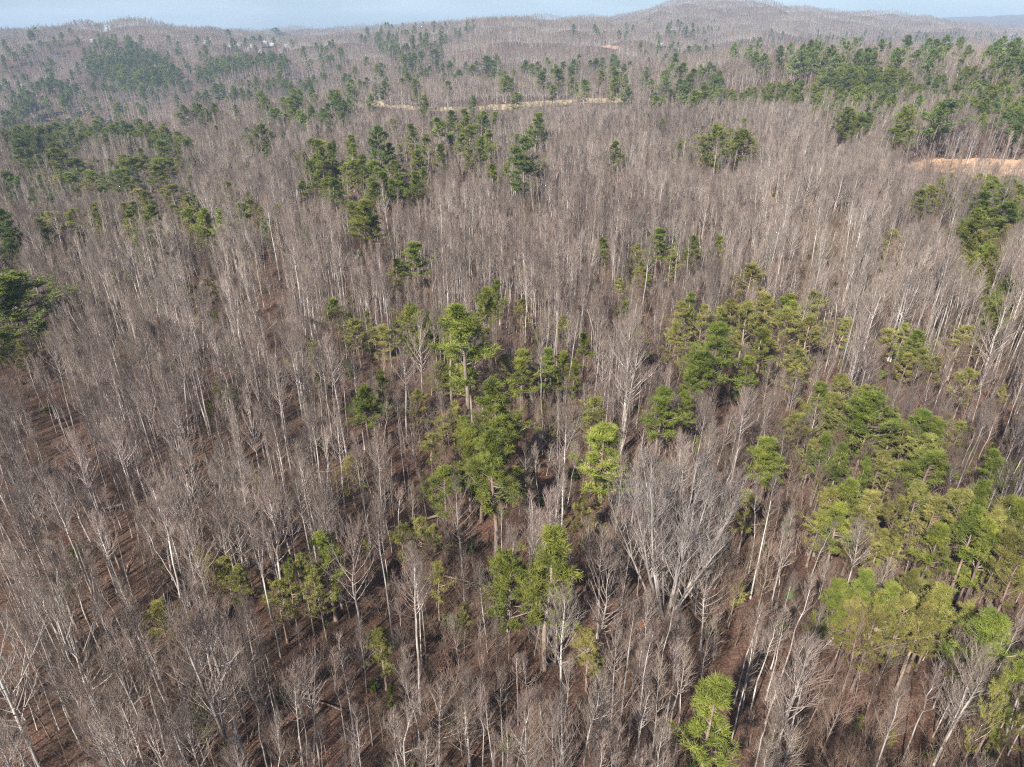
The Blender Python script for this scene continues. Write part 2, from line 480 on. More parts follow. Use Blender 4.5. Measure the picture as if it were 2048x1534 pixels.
def pine_tree(seed, kind, lod=0):
    rg = np.random.default_rng(seed)
    q = PINE[kind]
    H = 16.0
    P, R = stem(rg, H, 0.17, 12, 0.006)
    trunk = [(*tubes(P, R, 7 if lod == 0 else 4), 0)]
    nb = q['wh'] * q['pw_n']
    lev = np.repeat(np.linspace(0, 1, q['wh']), q['pw_n']) + rg.normal(0, 0.015, nb)
    lev = np.clip(lev, 0, 1)
    t = q['c0'] + (0.985 - q['c0']) * lev
    keep = rg.uniform(0, 1, nb) > q['gap'] * (1.1 - 0.8 * lev)
    lev, t = lev[keep], t[keep]
    nb = len(t)
    p, _ = along(P, t[None]); p = p[0]
    az = rg.uniform(0, TAU, nb)
    an = np.radians(q['an'] * (1 - 0.45 * lev ** 2) + rg.normal(0, 7, nb))
    d = np.stack([np.sin(an) * np.cos(az), np.sin(an) * np.sin(az), np.cos(an)], -1)
    lump = 1 + 0.38 * np.sin(az * 2 + lev * 9 + rg.uniform(0, 6)) * (1 - lev)
    Ln = q['Lb'] * np.minimum(1, 0.45 + 2.2 * lev) * ((1 - lev) ** q['pw'] + 0.13) * rg.uniform(0.35, 1.3, nb) * lump
    PB, RB = grow(rg, p, d, Ln, 0.02 + 0.018 * Ln, 5, q['cv'], 0.025, 0.3)
    crown = [(*tubes(PB, RB, 3), 0)]
    # side sprays
    ns_ = 5
    s = 0.30 + 0.65 * (np.arange(ns_)[None] + rg.uniform(0, 1, (nb, ns_))) / ns_
    p2, T2 = along(PB, s)
    d2 = side(rg, T2, 0.9, 0.05); d2[..., 2] *= 0.5; d2[..., 2] += 0.12
    d2 = nrm(d2).reshape(-1, 3)
    l2 = (Ln[:, None] * 0.34 * (1.2 - 0.6 * s)).ravel() * rg.uniform(0.6, 1.2, nb * ns_) + 0.2
    PS, RS = grow(rg, p2.reshape(-1, 3), d2, l2, np.full(len(l2), 0.014), 3, 0.12, 0.03)
    if lod == 0:
        crown.append((*tubes(PS, RS, 3), 0))
    # needle bunches at the ends of limbs and sprays
    k1 = max(3, q['nb'] // 3)
    b1, t1 = along(PB, rg.uniform(0.45, 1.0, (nb, k1)))
    k2 = 3 if lod == 0 else 2
    b2, t2 = along(PS, rg.uniform(0.35, 1.0, (len(PS), k2)))
    B = np.concatenate([b1.reshape(-1, 3), b2.reshape(-1, 3), P[0, -2:], P[0, -1:] - [0, 0, 0.4]])
    Tn = np.concatenate([t1.reshape(-1, 3), t2.reshape(-1, 3), np.array([[0, 0, 1.0]] * 3)])
    B = B + rg.normal(0, 0.05, B.shape)
    mulz = [(1, 1, 1), (0.6, 1.35, 1.7), (0.35, 1.7, 2.8)][lod]
    crown.append((*needles(rg, B, Tn, max(4, int(q['nn'] * mulz[0])), q['ln'] * mulz[1], q['wd'] * mulz[2]), 1))
    wref = 2 * np.percentile(np.hypot(B[:, 0], B[:, 1]), 93)
    return trunk, crown, H, float(wref), q['c0']


def bush(seed, mat, dead=False):
    rg = np.random.default_rng(seed)
    n = 9
    a = rg.uniform(0, TAU, n); q = rg.uniform(0.2, 0.9, n)
    d = nrm(np.stack([q * np.cos(a), q * np.sin(a), np.ones(n)], -1))
    P, R = grow(rg, np.zeros((n, 3)), d, rg.uniform(1.0, 2.0, n), np.full(n, 0.02), 4, 0.1, 0.05)
    parts = [(*tubes(P, R, 3), 0)]
    p, T = along(P, rg.uniform(0.3, 1, (n, 10)))
    s = p.reshape(-1, 3) + rg.normal(0, 0.16, (n * 10, 3))
    parts.append((*needles(rg, s, T.reshape(-1, 3), 10, 0.22, 0.045 if not dead else 0.05, 0.2, 1.2), 1))
    return make_mesh('bush', parts, [M['bark_brown'], mat])


MESH = {}


def add_bare(kind, nvar, seed, brown=False):
    for i in range(nvar):
        tr, cr = bare_tree(seed + i, kind)
        a, b = ('bark_brown', 'twig_brown') if brown else ('bark', 'twig')
        t = make_mesh(kind + '_trunk', tr, [M[a]])
        c = make_mesh(kind + '_branches', cr, [M['bark'] if kind in ('fan', 'twin') else M['limb'], M['limb'] if kind == 'fan' else M[b]])
        MESH.setdefault(kind, []).append((t, c, tr, cr))


add_bare('poplar', 7, 100)
add_bare('slim', 10, 200)
add_bare('oak', 4, 300)
add_bare('fan', 1, 400)
add_bare('twin', 2, 500)
add_bare('snag', 1, 600)
REFH = dict(poplar=20.0, slim=18.0, oak=20.0, fan=19.0, twin=22.0, snag=16.0)
NMAT = dict(g='needle_g', y='needle_y', d='needle_d', r='needle_g', t='needle_d')
PMESH = {}
for k_ in PINE:
    for i in range(3):
        tr, cr, H_, wref, c0 = pine_tree(700 + i * 17 + ord(k_), k_)
        PMESH.setdefault(k_, []).append((make_mesh('pine_trunk', tr, [M['pine_bark']]),
                                         make_mesh('pine_crown', cr, [M['pine_bark'], M[NMAT[k_]]]), H_, wref, c0))

# ------------------------------------------------------------------ object helpers
col = S.collection


def tag(o, label=None, cat=None, group=None, kind=None):
    if label: o['label'] = label
    if cat: o['category'] = cat
    if group: o['group'] = group
    if kind: o['kind'] = kind
    return o


def obj(name, me, parent=None):
    o = bpy.data.objects.new(name, me)
    col.objects.link(o)
    if parent: o.parent = parent
    return o


# ------------------------------------------------------------------ the ground
def grid_faces(n, m, wrap=False):
    idx = np.arange(n * m).reshape(n, m)
    return np.stack([idx[:-1, :-1], idx[:-1, 1:], idx[1:, 1:], idx[1:, :-1]], -1).reshape(-1, 4)


def litter_material():
    m, t, b = new_mat('leaf_litter')
    b.inputs['Roughness'].default_value = 0.95
    K = t.links.new
    g = t.nodes.new("ShaderNodeNewGeometry")
    def noise(sc, det, rough=0.6):
        n = t.nodes.new("ShaderNodeTexNoise"); n.inputs['Scale'].default_value = sc; n.inputs['Detail'].default_value = det; n.inputs['Roughness'].default_value = rough
        K(g.outputs['Position'], n.inputs['Vector']); return n
    def ramp(src, stops):
        r = t.nodes.new("ShaderNodeValToRGB"); e = r.color_ramp.elements
        e[0].position, e[0].color = stops[0][0], (*stops[0][1], 1)
        e[1].position, e[1].color = stops[-1][0], (*stops[-1][1], 1)
        for p, c in stops[1:-1]:
            e.new(p).color = (*c, 1)
        K(src, r.inputs['Fac']); return r
    fine = ramp(noise(5.5, 8, 0.85).outputs['Fac'], [(0.36, (0.02, 0.014, 0.012)), (0.49, (0.085, 0.054, 0.041)), (0.58, (0.19, 0.12, 0.085)), (0.68, (0.42, 0.30, 0.22))])
    big = ramp(noise(0.09, 6, 0.7).outputs['Fac'], [(0.35, (0.60, 0.62, 0.60)), (0.65, (1.25, 1.08, 1.0))])
    mxx = t.nodes.new("ShaderNodeMix"); mxx.data_type = 'RGBA'; mxx.blend_type = 'MULTIPLY'; mxx.inputs[0].default_value = 1
    K(fine.outputs[0], mxx.inputs[6]); K(big.outputs[0], mxx.inputs[7])
    K(mxx.outputs[2], b.inputs['Base Color'])
    bp = t.nodes.new("ShaderNodeBump"); bp.inputs['Strength'].default_value = 0.6; bp.inputs['Distance'].default_value = 0.15
    K(noise(3.5, 4).outputs['Fac'], bp.inputs['Height']); K(bp.outputs[0], b.inputs['Normal'])
    return m


V = np.stack([GX, GY, ZG], -1).reshape(-1, 3)
gme = make_mesh('forest_ground', [(V, grid_faces(len(azs), len(rs))[:, ::-1], 0)], [litter_material()])
tag(obj('ground', gme), kind='structure')


def soil_material(name, cols, sc):
    return ramp_mat(name, cols, sc, coord='Object', rand=0.0, detail=6, hue=0.0)


M['soil'] = soil_material('orange_soil', [(0.22, 0.14, 0.07), (0.45, 0.27, 0.155), (0.53, 0.36, 0.225)], 0.22)
M['grass'] = soil_material('dry_grass', [(0.22, 0.18, 0.09), (0.38, 0.30, 0.17), (0.48, 0.39, 0.25)], 0.2)
M['leafy'] = soil_material('dry_leaves_ground', [(0.13, 0.085, 0.06), (0.24, 0.165, 0.115), (0.36, 0.27, 0.19)], 0.35)
M['clay'] = soil_material('clay', [(0.34, 0.20, 0.12), (0.46, 0.30, 0.20)], 0.1)

CLEAR = [   # name, kind of soil, outline in photo pixels
    ('grass_track', 'grass', [(718, 203), (765, 208), (830, 214), (900, 214), (975, 211), (1045, 206), (1110, 202), (1180, 198), (1262, 198),
                              (1262, 204), (1190, 206), (1120, 210), (1060, 215), (985, 219), (900, 222), (825, 220), (760, 213), (718, 209)]),
    ('bare_soil', 'soil', [(1810, 330), (1850, 321), (1905, 320), (1960, 318), (2010, 322), (2160, 326), (2160, 354), (2030, 352), (1960, 352), (1890, 346), (1835, 342)]),
    ('clay_bank', 'clay', [(1203, 90), (1220, 92), (1238, 94), (1236, 98), (1218, 97), (1202, 94)]),
    ('dry_leaf_clearing', 'leafy', [(1500, 372), (1522, 365), (1545, 400), (1568, 432), (1580, 460), (1530, 463), (1508, 420)]),
]
clear_world = []
for nm, mt, poly in CLEAR:
    pw = np.array([hit(x, y) for x, y in poly])
    print(nm, np.hypot(pw[:, 0], pw[:, 1]).astype(int))
    clear_world.append(pw)
    # ear-clip by bpy, then subdivide on a grid: sample grid points inside the outline
    x0, y0 = pw.min(0); x1, y1 = pw.max(0)
    st = max(1.0, (x1 - x0) / 160, (y1 - y0) / 160)
    gx = np.arange(x0, x1 + st, st); gy = np.arange(y0, y1 + st, st)
    XX, YY = np.meshgrid(gx, gy, indexing='ij')
    ZZ = ground(XX, YY) + 0.12
    jit = 0.6 * st * np.sin(XX * 1.7 + YY * 2.3)
    ins = in_poly(XX + jit, YY + jit, pw.tolist())
    fc = grid_faces(*XX.shape)
    ok = ins.ravel()[fc].any(1)
    fc = fc[ok]
    used, inv = np.unique(fc, return_inverse=True)
    Vv = np.stack([XX, YY, ZZ], -1).reshape(-1, 3)[used]
    me = make_mesh(nm, [(Vv, inv.reshape(fc.shape)[:, ::-1], 0)], [M[mt]])
    if me.polygons[0].normal.z < 0:
        me.flip_normals()
    tag(obj(nm, me), kind='structure')

# ------------------------------------------------------------------ pines, laid out from the photograph
# top x, top y, crown width, crown height (photo pixels), kind
PINES = [
 (1600,700,60,80,'y'),(1690,640,50,60,'y'),(1765,905,80,95,'y'),(1862,900,80,95,'g'),(1940,740,50,70,'y'),(1530,662,62,85,'g'),(1410,702,62,90,'g'),
 (1290,520,36,60,'g'),(1345,500,36,60,'y'),(1120,705,36,70,'g'),(1590,830,60,70,'y'),(900,700,44,70,'y'),(1880,1060,60,90,'g'),
 (1438,1362,115,200,'g'),(1095,1068,125,180,'g'),(1018,1118,95,150,'r'),(645,1072,75,110,'g'),(600,1112,85,140,'y'),
 (835,1040,95,80,'y'),(872,1130,52,75,'y'),(445,1115,90,90,'y'),(398,1100,52,80,'y'),(1730,1150,140,150,'y'),
 (1830,1148,140,150,'y'),(1895,1180,110,130,'y'),(1985,1235,110,135,'g'),(2035,1330,95,200,'y'),(1838,972,110,150,'y'),
 (1905,985,95,130,'y'),(1975,965,120,180,'y'),(2035,1000,120,190,'y'),(1700,970,115,115,'y'),(1655,872,80,90,'y'),
 (1690,755,115,110,'y'),(1640,800,75,85,'y'),(1752,796,105,120,'r'),(1835,820,130,110,'y'),(1893,832,80,75,'y'),
 (1545,880,80,85,'g'),(1500,715,48,75,'g'),(1432,652,90,125,'g'),(1382,590,80,110,'y'),(1352,650,60,80,'y'),
 (1465,602,90,95,'y'),(1535,592,110,120,'y'),(1502,533,60,60,'y'),(1572,592,80,65,'y'),(1628,590,70,52,'y'),
 (1812,650,100,75,'y'),(1845,700,80,75,'y'),(1930,655,60,50,'y'),(1206,478,32,52,'g'),(1390,474,36,62,'g'),
 (1318,460,50,70,'g'),(1275,490,32,60,'y'),(1238,560,30,45,'y'),(930,612,90,170,'g'),(895,625,60,130,'g'),
 (962,580,52,130,'g'),(992,562,32,80,'g'),(1042,600,34,60,'y'),(820,618,72,62,'r'),(665,597,46,60,'g'),
 (712,640,55,60,'y'),(760,655,60,60,'y'),(726,772,62,90,'g'),(762,745,38,95,'g'),(940,722,72,70,'y'),
 (990,770,90,150,'g'),(908,820,90,90,'y'),(1042,705,60,95,'g'),(1090,700,52,85,'g'),(1172,668,30,75,'g'),
 (1150,722,30,50,'g'),(1012,712,40,60,'y'),(935,868,72,120,'g'),(990,866,100,170,'g'),(886,930,62,100,'g'),
 (1040,935,50,60,'y'),(1212,853,105,135,'g'),(1198,962,34,60,'y'),(1185,800,62,85,'y'),(1325,780,70,105,'g'),
 (1372,788,44,80,'g'),(1335,925,42,40,'y'),(698,920,55,52,'y'),(533,438,25,34,'d'),(825,488,60,75,'g'),
 (795,520,40,50,'g'),(22,558,170,125,'r'),(6,665,80,80,'y'),(312,333,36,55,'g'),(385,392,27,32,'d'),
 (386,432,27,42,'g'),(606,363,26,42,'g'),(722,402,60,85,'g'),(752,366,42,65,'g'),(700,408,40,50,'r'),
 (803,348,50,62,'g'),(842,335,22,62,'g'),(740,430,50,50,'g'),(652,210,32,80,'t'),(757,256,50,95,'d'),
 (516,253,46,55,'r'),(1050,278,68,130,'d'),(1072,228,46,80,'g'),(1230,283,32,60,'g'),(1490,265,56,62,'r'),
 (1432,258,64,80,'r'),(1405,275,40,60,'y'),(640,295,34,80,'g'),(662,288,30,80,'g'),(700,290,34,60,'g'),
 (722,312,34,70,'g'),(780,288,34,60,'g'),(822,250,34,60,'g'),(880,236,36,60,'g'),(902,222,30,50,'g'),
 (930,220,34,60,'g'),(960,224,32,60,'g'),(978,262,30,60,'g'),(852,270,30,60,'g'),(832,300,34,60,'g'),
 (690,330,36,70,'y'),(632,342,34,50,'g'),(880,290,30,60,'g'),(922,270,30,50,'g'),(940,300,30,50,'y'),
 (795,322,34,50,'g'),(40,280,52,60,'d'),(122,298,52,60,'g'),(152,318,46,50,'g'),(432,168,26,40,'d'),
 (702,160,28,60,'d'),(972,113,26,40,'d'),(868,100,30,42,'d'),(1885,205,85,125,'t'),(1700,222,56,60,'r'),
 (1790,252,40,50,'g'),(1815,262,36,45,'g'),(1958,428,72,95,'r'),(1870,372,80,62,'y'),(1790,462,40,40,'y'),
 (1975,385,60,60,'g'),(2020,405,60,50,'g'),(1440,475,28,42,'g'),(1375,700,40,50,'y'),(1390,735,50,60,'g'),
 (860,870,50,60,'y'),(1000,830,60,80,'g'),(960,905,70,90,'g'),(1770,1060,90,90,'y'),(1640,1030,60,70,'y'),
 (1500,985,60,80,'y'),(2000,905,80,80,'y'),(1620,640,70,60,'y'),(1340,835,40,50,'y'),(550,1165,60,80,'y'),
 (310,1210,60,70,'y'),(500,400,30,40,'y'),(345,370,50,50,'y'),(280,380,50,50,'y'),(1180,1270,60,70,'y'),(760,1270,60,60,'y'),
 (930,1215,34,50,'y'),(380,1375,34,60,'g'),(1165,1000,60,70,'y'),(110,425,60,40,'y'),(410,560,30,40,'y'),(550,57,24,26,'d'),(505,73,15,17,'d'),(520,72,15,17,'d'),(140,57,14,16,'d'),(70,56,12,15,'d'),(455,60,14,16,'d'),
 (0,420,45,90,'d'),(15,480,40,60,'d'),(180,345,50,40,'r'),(225,345,45,40,'r'),(270,318,60,35,'r'),(325,320,55,35,'r'),
]
# groves: polygon, count, kinds, tree height, label, group
GROVES = [
 ([(165,95),(205,66),(240,60),(290,95),(340,112),(368,160),(310,175),(240,168),(200,140),(160,122)],190,'ddr',(17,24),'dark blue-green pine in the dense grove on the far left hill','pines in the dense grove on the far left hill'),
 ([(378,135),(430,112),(560,98),(582,122),(480,132),(405,162)],120,'ddg',(15,21),'dark green pine in the slanting grove below the hilltop houses','pines in the grove below the hilltop houses'),
 ([(30,165),(90,150),(150,160),(140,200),(40,205)],36,'dd',(16,22),'dark pine in the loose group on the far left valley side','pines on the far left valley side'),
 ([(465,160),(540,153),(640,165),(600,182),(520,178)],70,'gyr',(12,16),'yellow-green pine in the small crest grove left of the grass track','pines in the small crest grove'),
 ([(0,232),(60,225),(130,238),(250,232),(330,250),(400,280),(330,290),(240,276),(150,272),(60,282),(0,272)],150,'grrd',(13,19),'green pine in the long dense row along the left ridge','pines in the long row along the left ridge'),
 ([(60,262),(160,262),(175,300),(90,320),(20,300)],26,'gry',(13,18),'green pine below the long ridge row at the left','pines below the left ridge row'),
 ([(200,312),(360,308),(365,328),(300,338),(210,335)],30,'ryg',(11,15),'olive pine in the low dense patch at the left','pines in the low dense patch at the left'),
 ([(700,55),(760,45),(880,42),(960,38),(900,90),(760,100)],110,'ddr',(16,22),'dark pine dotted over the hill above the grass track','pines dotted over the hill above the grass track'),
 ([(780,88),(850,85),(890,95),(870,140),(800,150)],22,'dg',(16,22),'dark green pine in the group on the middle hillside','pines on the middle hillside'),
 ([(1425,188),(1500,170),(1600,160),(1700,148),(1815,125),(1830,155),(1790,200),(1700,222),(1600,215),(1480,212)],290,'ggrr',(10,14),'green young pine in the big dense plantation at the upper right','pines in the big plantation at the upper right'),
 ([(1440,85),(1520,76),(1640,70),(1760,68),(1900,72),(2080,68),(2080,110),(1900,100),(1700,115),(1500,115)],90,'tdd',(19,26),'tall dark pine on the right-hand ridge crest','tall pines on the right-hand ridge crest'),
 ([(1950,195),(2080,185),(2080,300),(1970,300)],22,'trd',(16,22),'tall dark pine behind the orange soil clearing','tall pines behind the orange clearing'),
 ([(1950,352),(2080,354),(2080,410),(1980,400)],40,'gr',(7,10),'low green pine in front of the orange soil clearing','low pines in front of the orange clearing'),
 ([(1640,140),(1720,120),(1760,135),(1700,165)],26,'dr',(16,22),'dark pine above the big plantation','pines above the big plantation'),
 ([(1280,75),(1450,80),(1440,190),(1300,200)],80,'dg',(16,23),'dark pine scattered right of the clay bank','pines scattered right of the clay bank'),
 ([(0,60),(700,80),(700,230),(0,225)],260,'ddr',(17,25),'dark pine scattered through the far left bare woods','pines scattered through the far left woods'),
 ([(700,100),(1280,110),(1260,195),(720,200)],130,'dgr',(17,25),'dark pine scattered through the woods behind the grass track','pines scattered behind the grass track'),
 ([(1120,45),(1420,30),(1460,60),(1150,75)],40,'dd',(16,22),'dark pine on the distant hill right of centre','pines on the distant hill'),
 ([(1500,55),(1820,60),(2040,62),(2040,80),(1500,78)],50,'dd',(16,22),'dark pine behind the right-hand ridge','pines behind the right-hand ridge'),
 ([(1280,225),(1500,225),(1520,300),(1290,290)],20,'rg',(12,17),'green pine standing right of the grass track end','pines right of the grass track end'),
 ([(620,235),(1040,215),(1040,330),(800,360),(620,380)],36,'gg',(13,18),'bright green pine mixed into the woods below the grass track','bright pines below the grass track'),
 ([(1830,330),(1960,345),(2048,400),(2048,520),(1860,420)],16,'ry',(9,13),'olive pine in the woods below the orange clearing','pines below the orange clearing'),
 ([(0,290),(430,300),(560,420),(300,470),(0,400)],80,'gyg',(12,17),'green pine mixed into the upper left woods','pines mixed into the upper left woods'),
 ([(1900,420),(2060,440),(2060,640),(1960,600)],12,'yr',(10,15),'olive pine at the right edge','pines at the right edge'),
 ([(0,335),(60,340),(135,365),(105,440),(0,470)],36,'dd',(11,15),'dark pine in the shaded hollow at the left edge','pines in the shaded hollow at the left edge'),
 ([(420,240),(640,230),(640,330),(430,330)],22,'dg',(12,17),'dark green pine left of the bright pines','pines left of the bright pines'),
 ([(60,480),(700,430),(1250,430),(1300,900),(600,850),(150,700)],30,'yyg',(7.0,9.5),'small olive pine among the bare stems','small pines among the bare stems'),
 ([(1650,180),(1950,130),(2048,120),(2048,180),(1900,230),(1700,240)],75,'dr',(15,22),'green pine scattered right of the big plantation','pines scattered right of the big plantation'),
]

pines = []     # dicts
_split = []
for (x, y, wpx, hpx, k) in PINES:
    if k == 'y' and wpx >= 75:
        for fx, fy in ((0.0, 0.0), (-0.32, 0.16), (0.34, 0.22)) if wpx < 112 else ((0.02, 0.0), (-0.34, 0.12), (0.36, 0.18), (-0.12, 0.34), (0.2, 0.45)):
            _split.append((x + fx * wpx + rng.uniform(-5, 5), y + fy * hpx, wpx * rng.uniform(0.46, 0.6), hpx * 0.75, 'y' if rng.uniform() < 0.8 else 'g'))
    else:
        _split.append((x, y, wpx, hpx, k))
for (x, y, wpx, hpx, k) in _split:
    c0 = PINE[k]['c0']
    lo, hi = 6.0, 27.0
    for _ in range(22):
        h = (lo + hi) / 2
        X, Y = hit(x, y, h)
        g = float(ground(X, Y))
        _, yb, d = project(X, Y, g + h * c0)
        if yb - y > hpx: hi = h
        else: lo = h
    h = max(h, 8.0 if k == 'y' else 11.5)
    X, Y = hit(x, y, h); _, _, d = project(X, Y, float(ground(X, Y)) + h)
    h = max(h, min(15.0, 1.9 * wpx * float(d) / F))
    X, Y = hit(x, y, h); g = float(ground(X, Y))
    _, _, d = project(X, Y, g + h)
    pines.append(dict(X=X, Y=Y, h=h, w=wpx * float(d) / F * 1.0, k=k, px=x, py=y, grove=-1, wpx=wpx, hpx=hpx))
for gi, (poly, n, ks, (h0, h1), lab, grp) in enumerate(GROVES):
    P_ = np.array(poly); got = 0; tries = 0
    while got < n and tries < n * 30:
        tries += 1
        x = rng.uniform(P_[:, 0].min(), P_[:, 0].max()); y = rng.uniform(P_[:, 1].min(), P_[:, 1].max())
        if not in_poly(x, y, poly): continue
        h = rng.uniform(h0, h1)
        X, Y = hit(x, y, h)
        if math.hypot(X, Y) > 4500: continue
        g = float(ground(X, Y)); bx, by, _ = project(X, Y, g)
        if any(in_poly([X], [Y], pw.tolist())[0] or (in_poly([x] * 3, [y + 0.2 * (by - y), y + 0.6 * (by - y), by], CLEAR[ci][2]).any()) for ci, pw in enumerate(clear_world)): continue
        k = ks[rng.integers(len(ks))]
        pines.append(dict(X=X, Y=Y, h=h, w=h * rng.uniform(0.32, 0.48), k=k, px=x, py=y, grove=gi, wpx=0, hpx=0)); got += 1
def covers(p):
    z_ = float(ground(p['X'], p['Y'])); r_ = math.hypot(p['X'], p['Y'])
    for ci in (0, 1):
        rc = np.hypot(clear_world[ci][:, 0], clear_world[ci][:, 1]).min()
        if r_ > rc * 1.02: continue
        for f_ in (0.2, 0.45, 0.7, 0.95):
            x_, y_, d_ = project(p['X'], p['Y'], z_ + p['h'] * f_); hw = p['w'] * 0.4 * F / float(d_)
            if in_poly([x_ - hw, x_, x_ + hw], [y_] * 3, CLEAR[ci][2]).any(): return True
    return False


pines = [p for p in pines if p['k'] == 't' and p['grove'] < 0 or not covers(p)]
for p in pines:
    p['z'] = float(ground(p['X'], p['Y']))
    p['v'] = int(rng.integers(3)); p['rot'] = float(rng.uniform(0, TAU))
    tx, ty, _ = project(p['X'], p['Y'], p['z'] + p['h']); bx, by, _ = project(p['X'], p['Y'], p['z'] + p['h'] * 0.35)
    p['tx'], p['ty'], p['app'] = float(tx), float(ty), float(abs(by - ty))

# ------------------------------------------------------------------ bare trees picked out by eye: base x, y, top x-ish y, kind
SPECIAL = [
 (1330,1235,950,'fan','broad fan-crowned many-stemmed bare tree in the lower middle'),
 (500,1560,1185,'twin','big pale twin-trunked bare tree at the bottom left'),
 (95,1560,1215,'oak','thick pale leaning-looking trunk in the bottom left corner'),
 (1125,1560,1190,'poplar','straight white bare tree at the bottom middle'),
 (1870,1520,1300,'twin','bright white forked bare tree near the bottom right corner'),
 (300,1090,850,'poplar','tall pale poplar over the leaf-strewn opening at the left'),
 (1240,905,650,'twin','tall white bare tree beside the dark pine in the middle'),
 (845,800,640,'oak','pale wide-branched bare tree left of the bright pine cluster'),
 (1050,700,540,'poplar','white straight bare tree right of the bright pine cluster'),
 (1455,1010,790,'poplar','white bare tree left of the bright green pine right of centre'),
 (610,860,650,'twin','thick pale trunk standing alone left of centre'),
 (730,900,720,'poplar','pale bare tree beside the narrow green pine left of centre'),
 (925,1150,960,'oak','greyish fork-stemmed bare tree above the paired pines'),
 (1195,1330,1100,'oak','wide-branched bare tree right of the paired pines'),
 (1280,650,480,'poplar','tall white bare tree above the wooded middle'),
 (1560,620,440,'poplar','white tall bare tree right of the dark hollow'),
 (1600,440,320,'oak','broad pale bare crown left of the orange clearing'),
 (1660,450,330,'oak','broad grey bare crown nearest the orange clearing side'),
 (1400,1300,1130,'oak','low spreading bare tree with long curved limbs, lower right'),
 (1660,1290,1050,'poplar','tall leaning-looking bare tree left of the olive pine mass'),
 (1500,1200,960,'slim','thin bare stem right of the fan-crowned tree'),
 (1950,800,600,'oak','pale spreading bare tree at the right edge'),
 (1770,720,520,'twin','pale double-stemmed bare tree upper right'),
 (160,900,680,'poplar','pale poplar among the crowded left stems'),
 (430,900,700,'poplar','white-topped poplar in the left stand'),
 (560,560,400,'poplar','white poplar on the upper left slope'),
 (430,520,370,'oak','pale spreading crown on the upper left slope'),
 (940,1534,1350,'oak','grey bushy bare crown at the bottom middle edge'),
 (230,1500,1190,'oak','grey bare crown above the bottom left edge'),
 (745,1120,900,'slim','slim bare tree left of the yellow pines'),
]

special = []
for (bx, by, ty, k, lab) in SPECIAL:
    X, Y = hit(bx, by); g = float(ground(X, Y))
    lo, hi = 5.0, 40.0
    for _ in range(20):
        h = (lo + hi) / 2
        _, yy, _ = project(X, Y, g + h)
        if yy < ty: hi = h
        else: lo = h
    tx, tyy, _ = project(X, Y, g + h)
    special.append(dict(X=X, Y=Y, h=h, k=k, label=lab, z=g, tx=float(tx), ty=float(tyy), rot=float(rng.uniform(0, TAU)), v=0, app=9999))
special[0]['rot'] = 0.3

# ------------------------------------------------------------------ random bare woods
def scatter(r0, r1, sp, seed, amax=0.80):
    """jittered grid over a ring sector in front of the camera"""
    rg = np.random.default_rng(seed)
    xs = np.arange(-r1 * math.sin(amax), r1 * math.sin(amax), sp); ys = np.arange(-20, r1, sp)
    X, Y = np.meshgrid(xs, ys); X = X.ravel() + rg.uniform(-.62, .62, X.size) * sp; Y = Y.ravel() + rg.uniform(-.62, .62, Y.size) * sp
    r = np.hypot(X, Y); a = np.abs(np.arctan2(X, Y))
    ok = (r >= r0) & (r < r1) & ((a < amax) | (r < 70))
    return X[ok], Y[ok], rg


pine_near = [p for p in pines if math.hypot(p['X'], p['Y']) < 1100]
PX = np.array([p['X'] for p in pine_near]); PY = np.array([p['Y'] for p in pine_near]); PW = np.array([p['w'] for p in pine_near])
handp = [p for p in pines if p['grove'] < 0]
HB = np.array([(p['tx'] - p['wpx'] * 0.5, p['ty'], p['tx'] + p['wpx'] * 0.5, p['ty'] + p['hpx'], math.hypot(p['X'], p['Y'])) for p in handp])


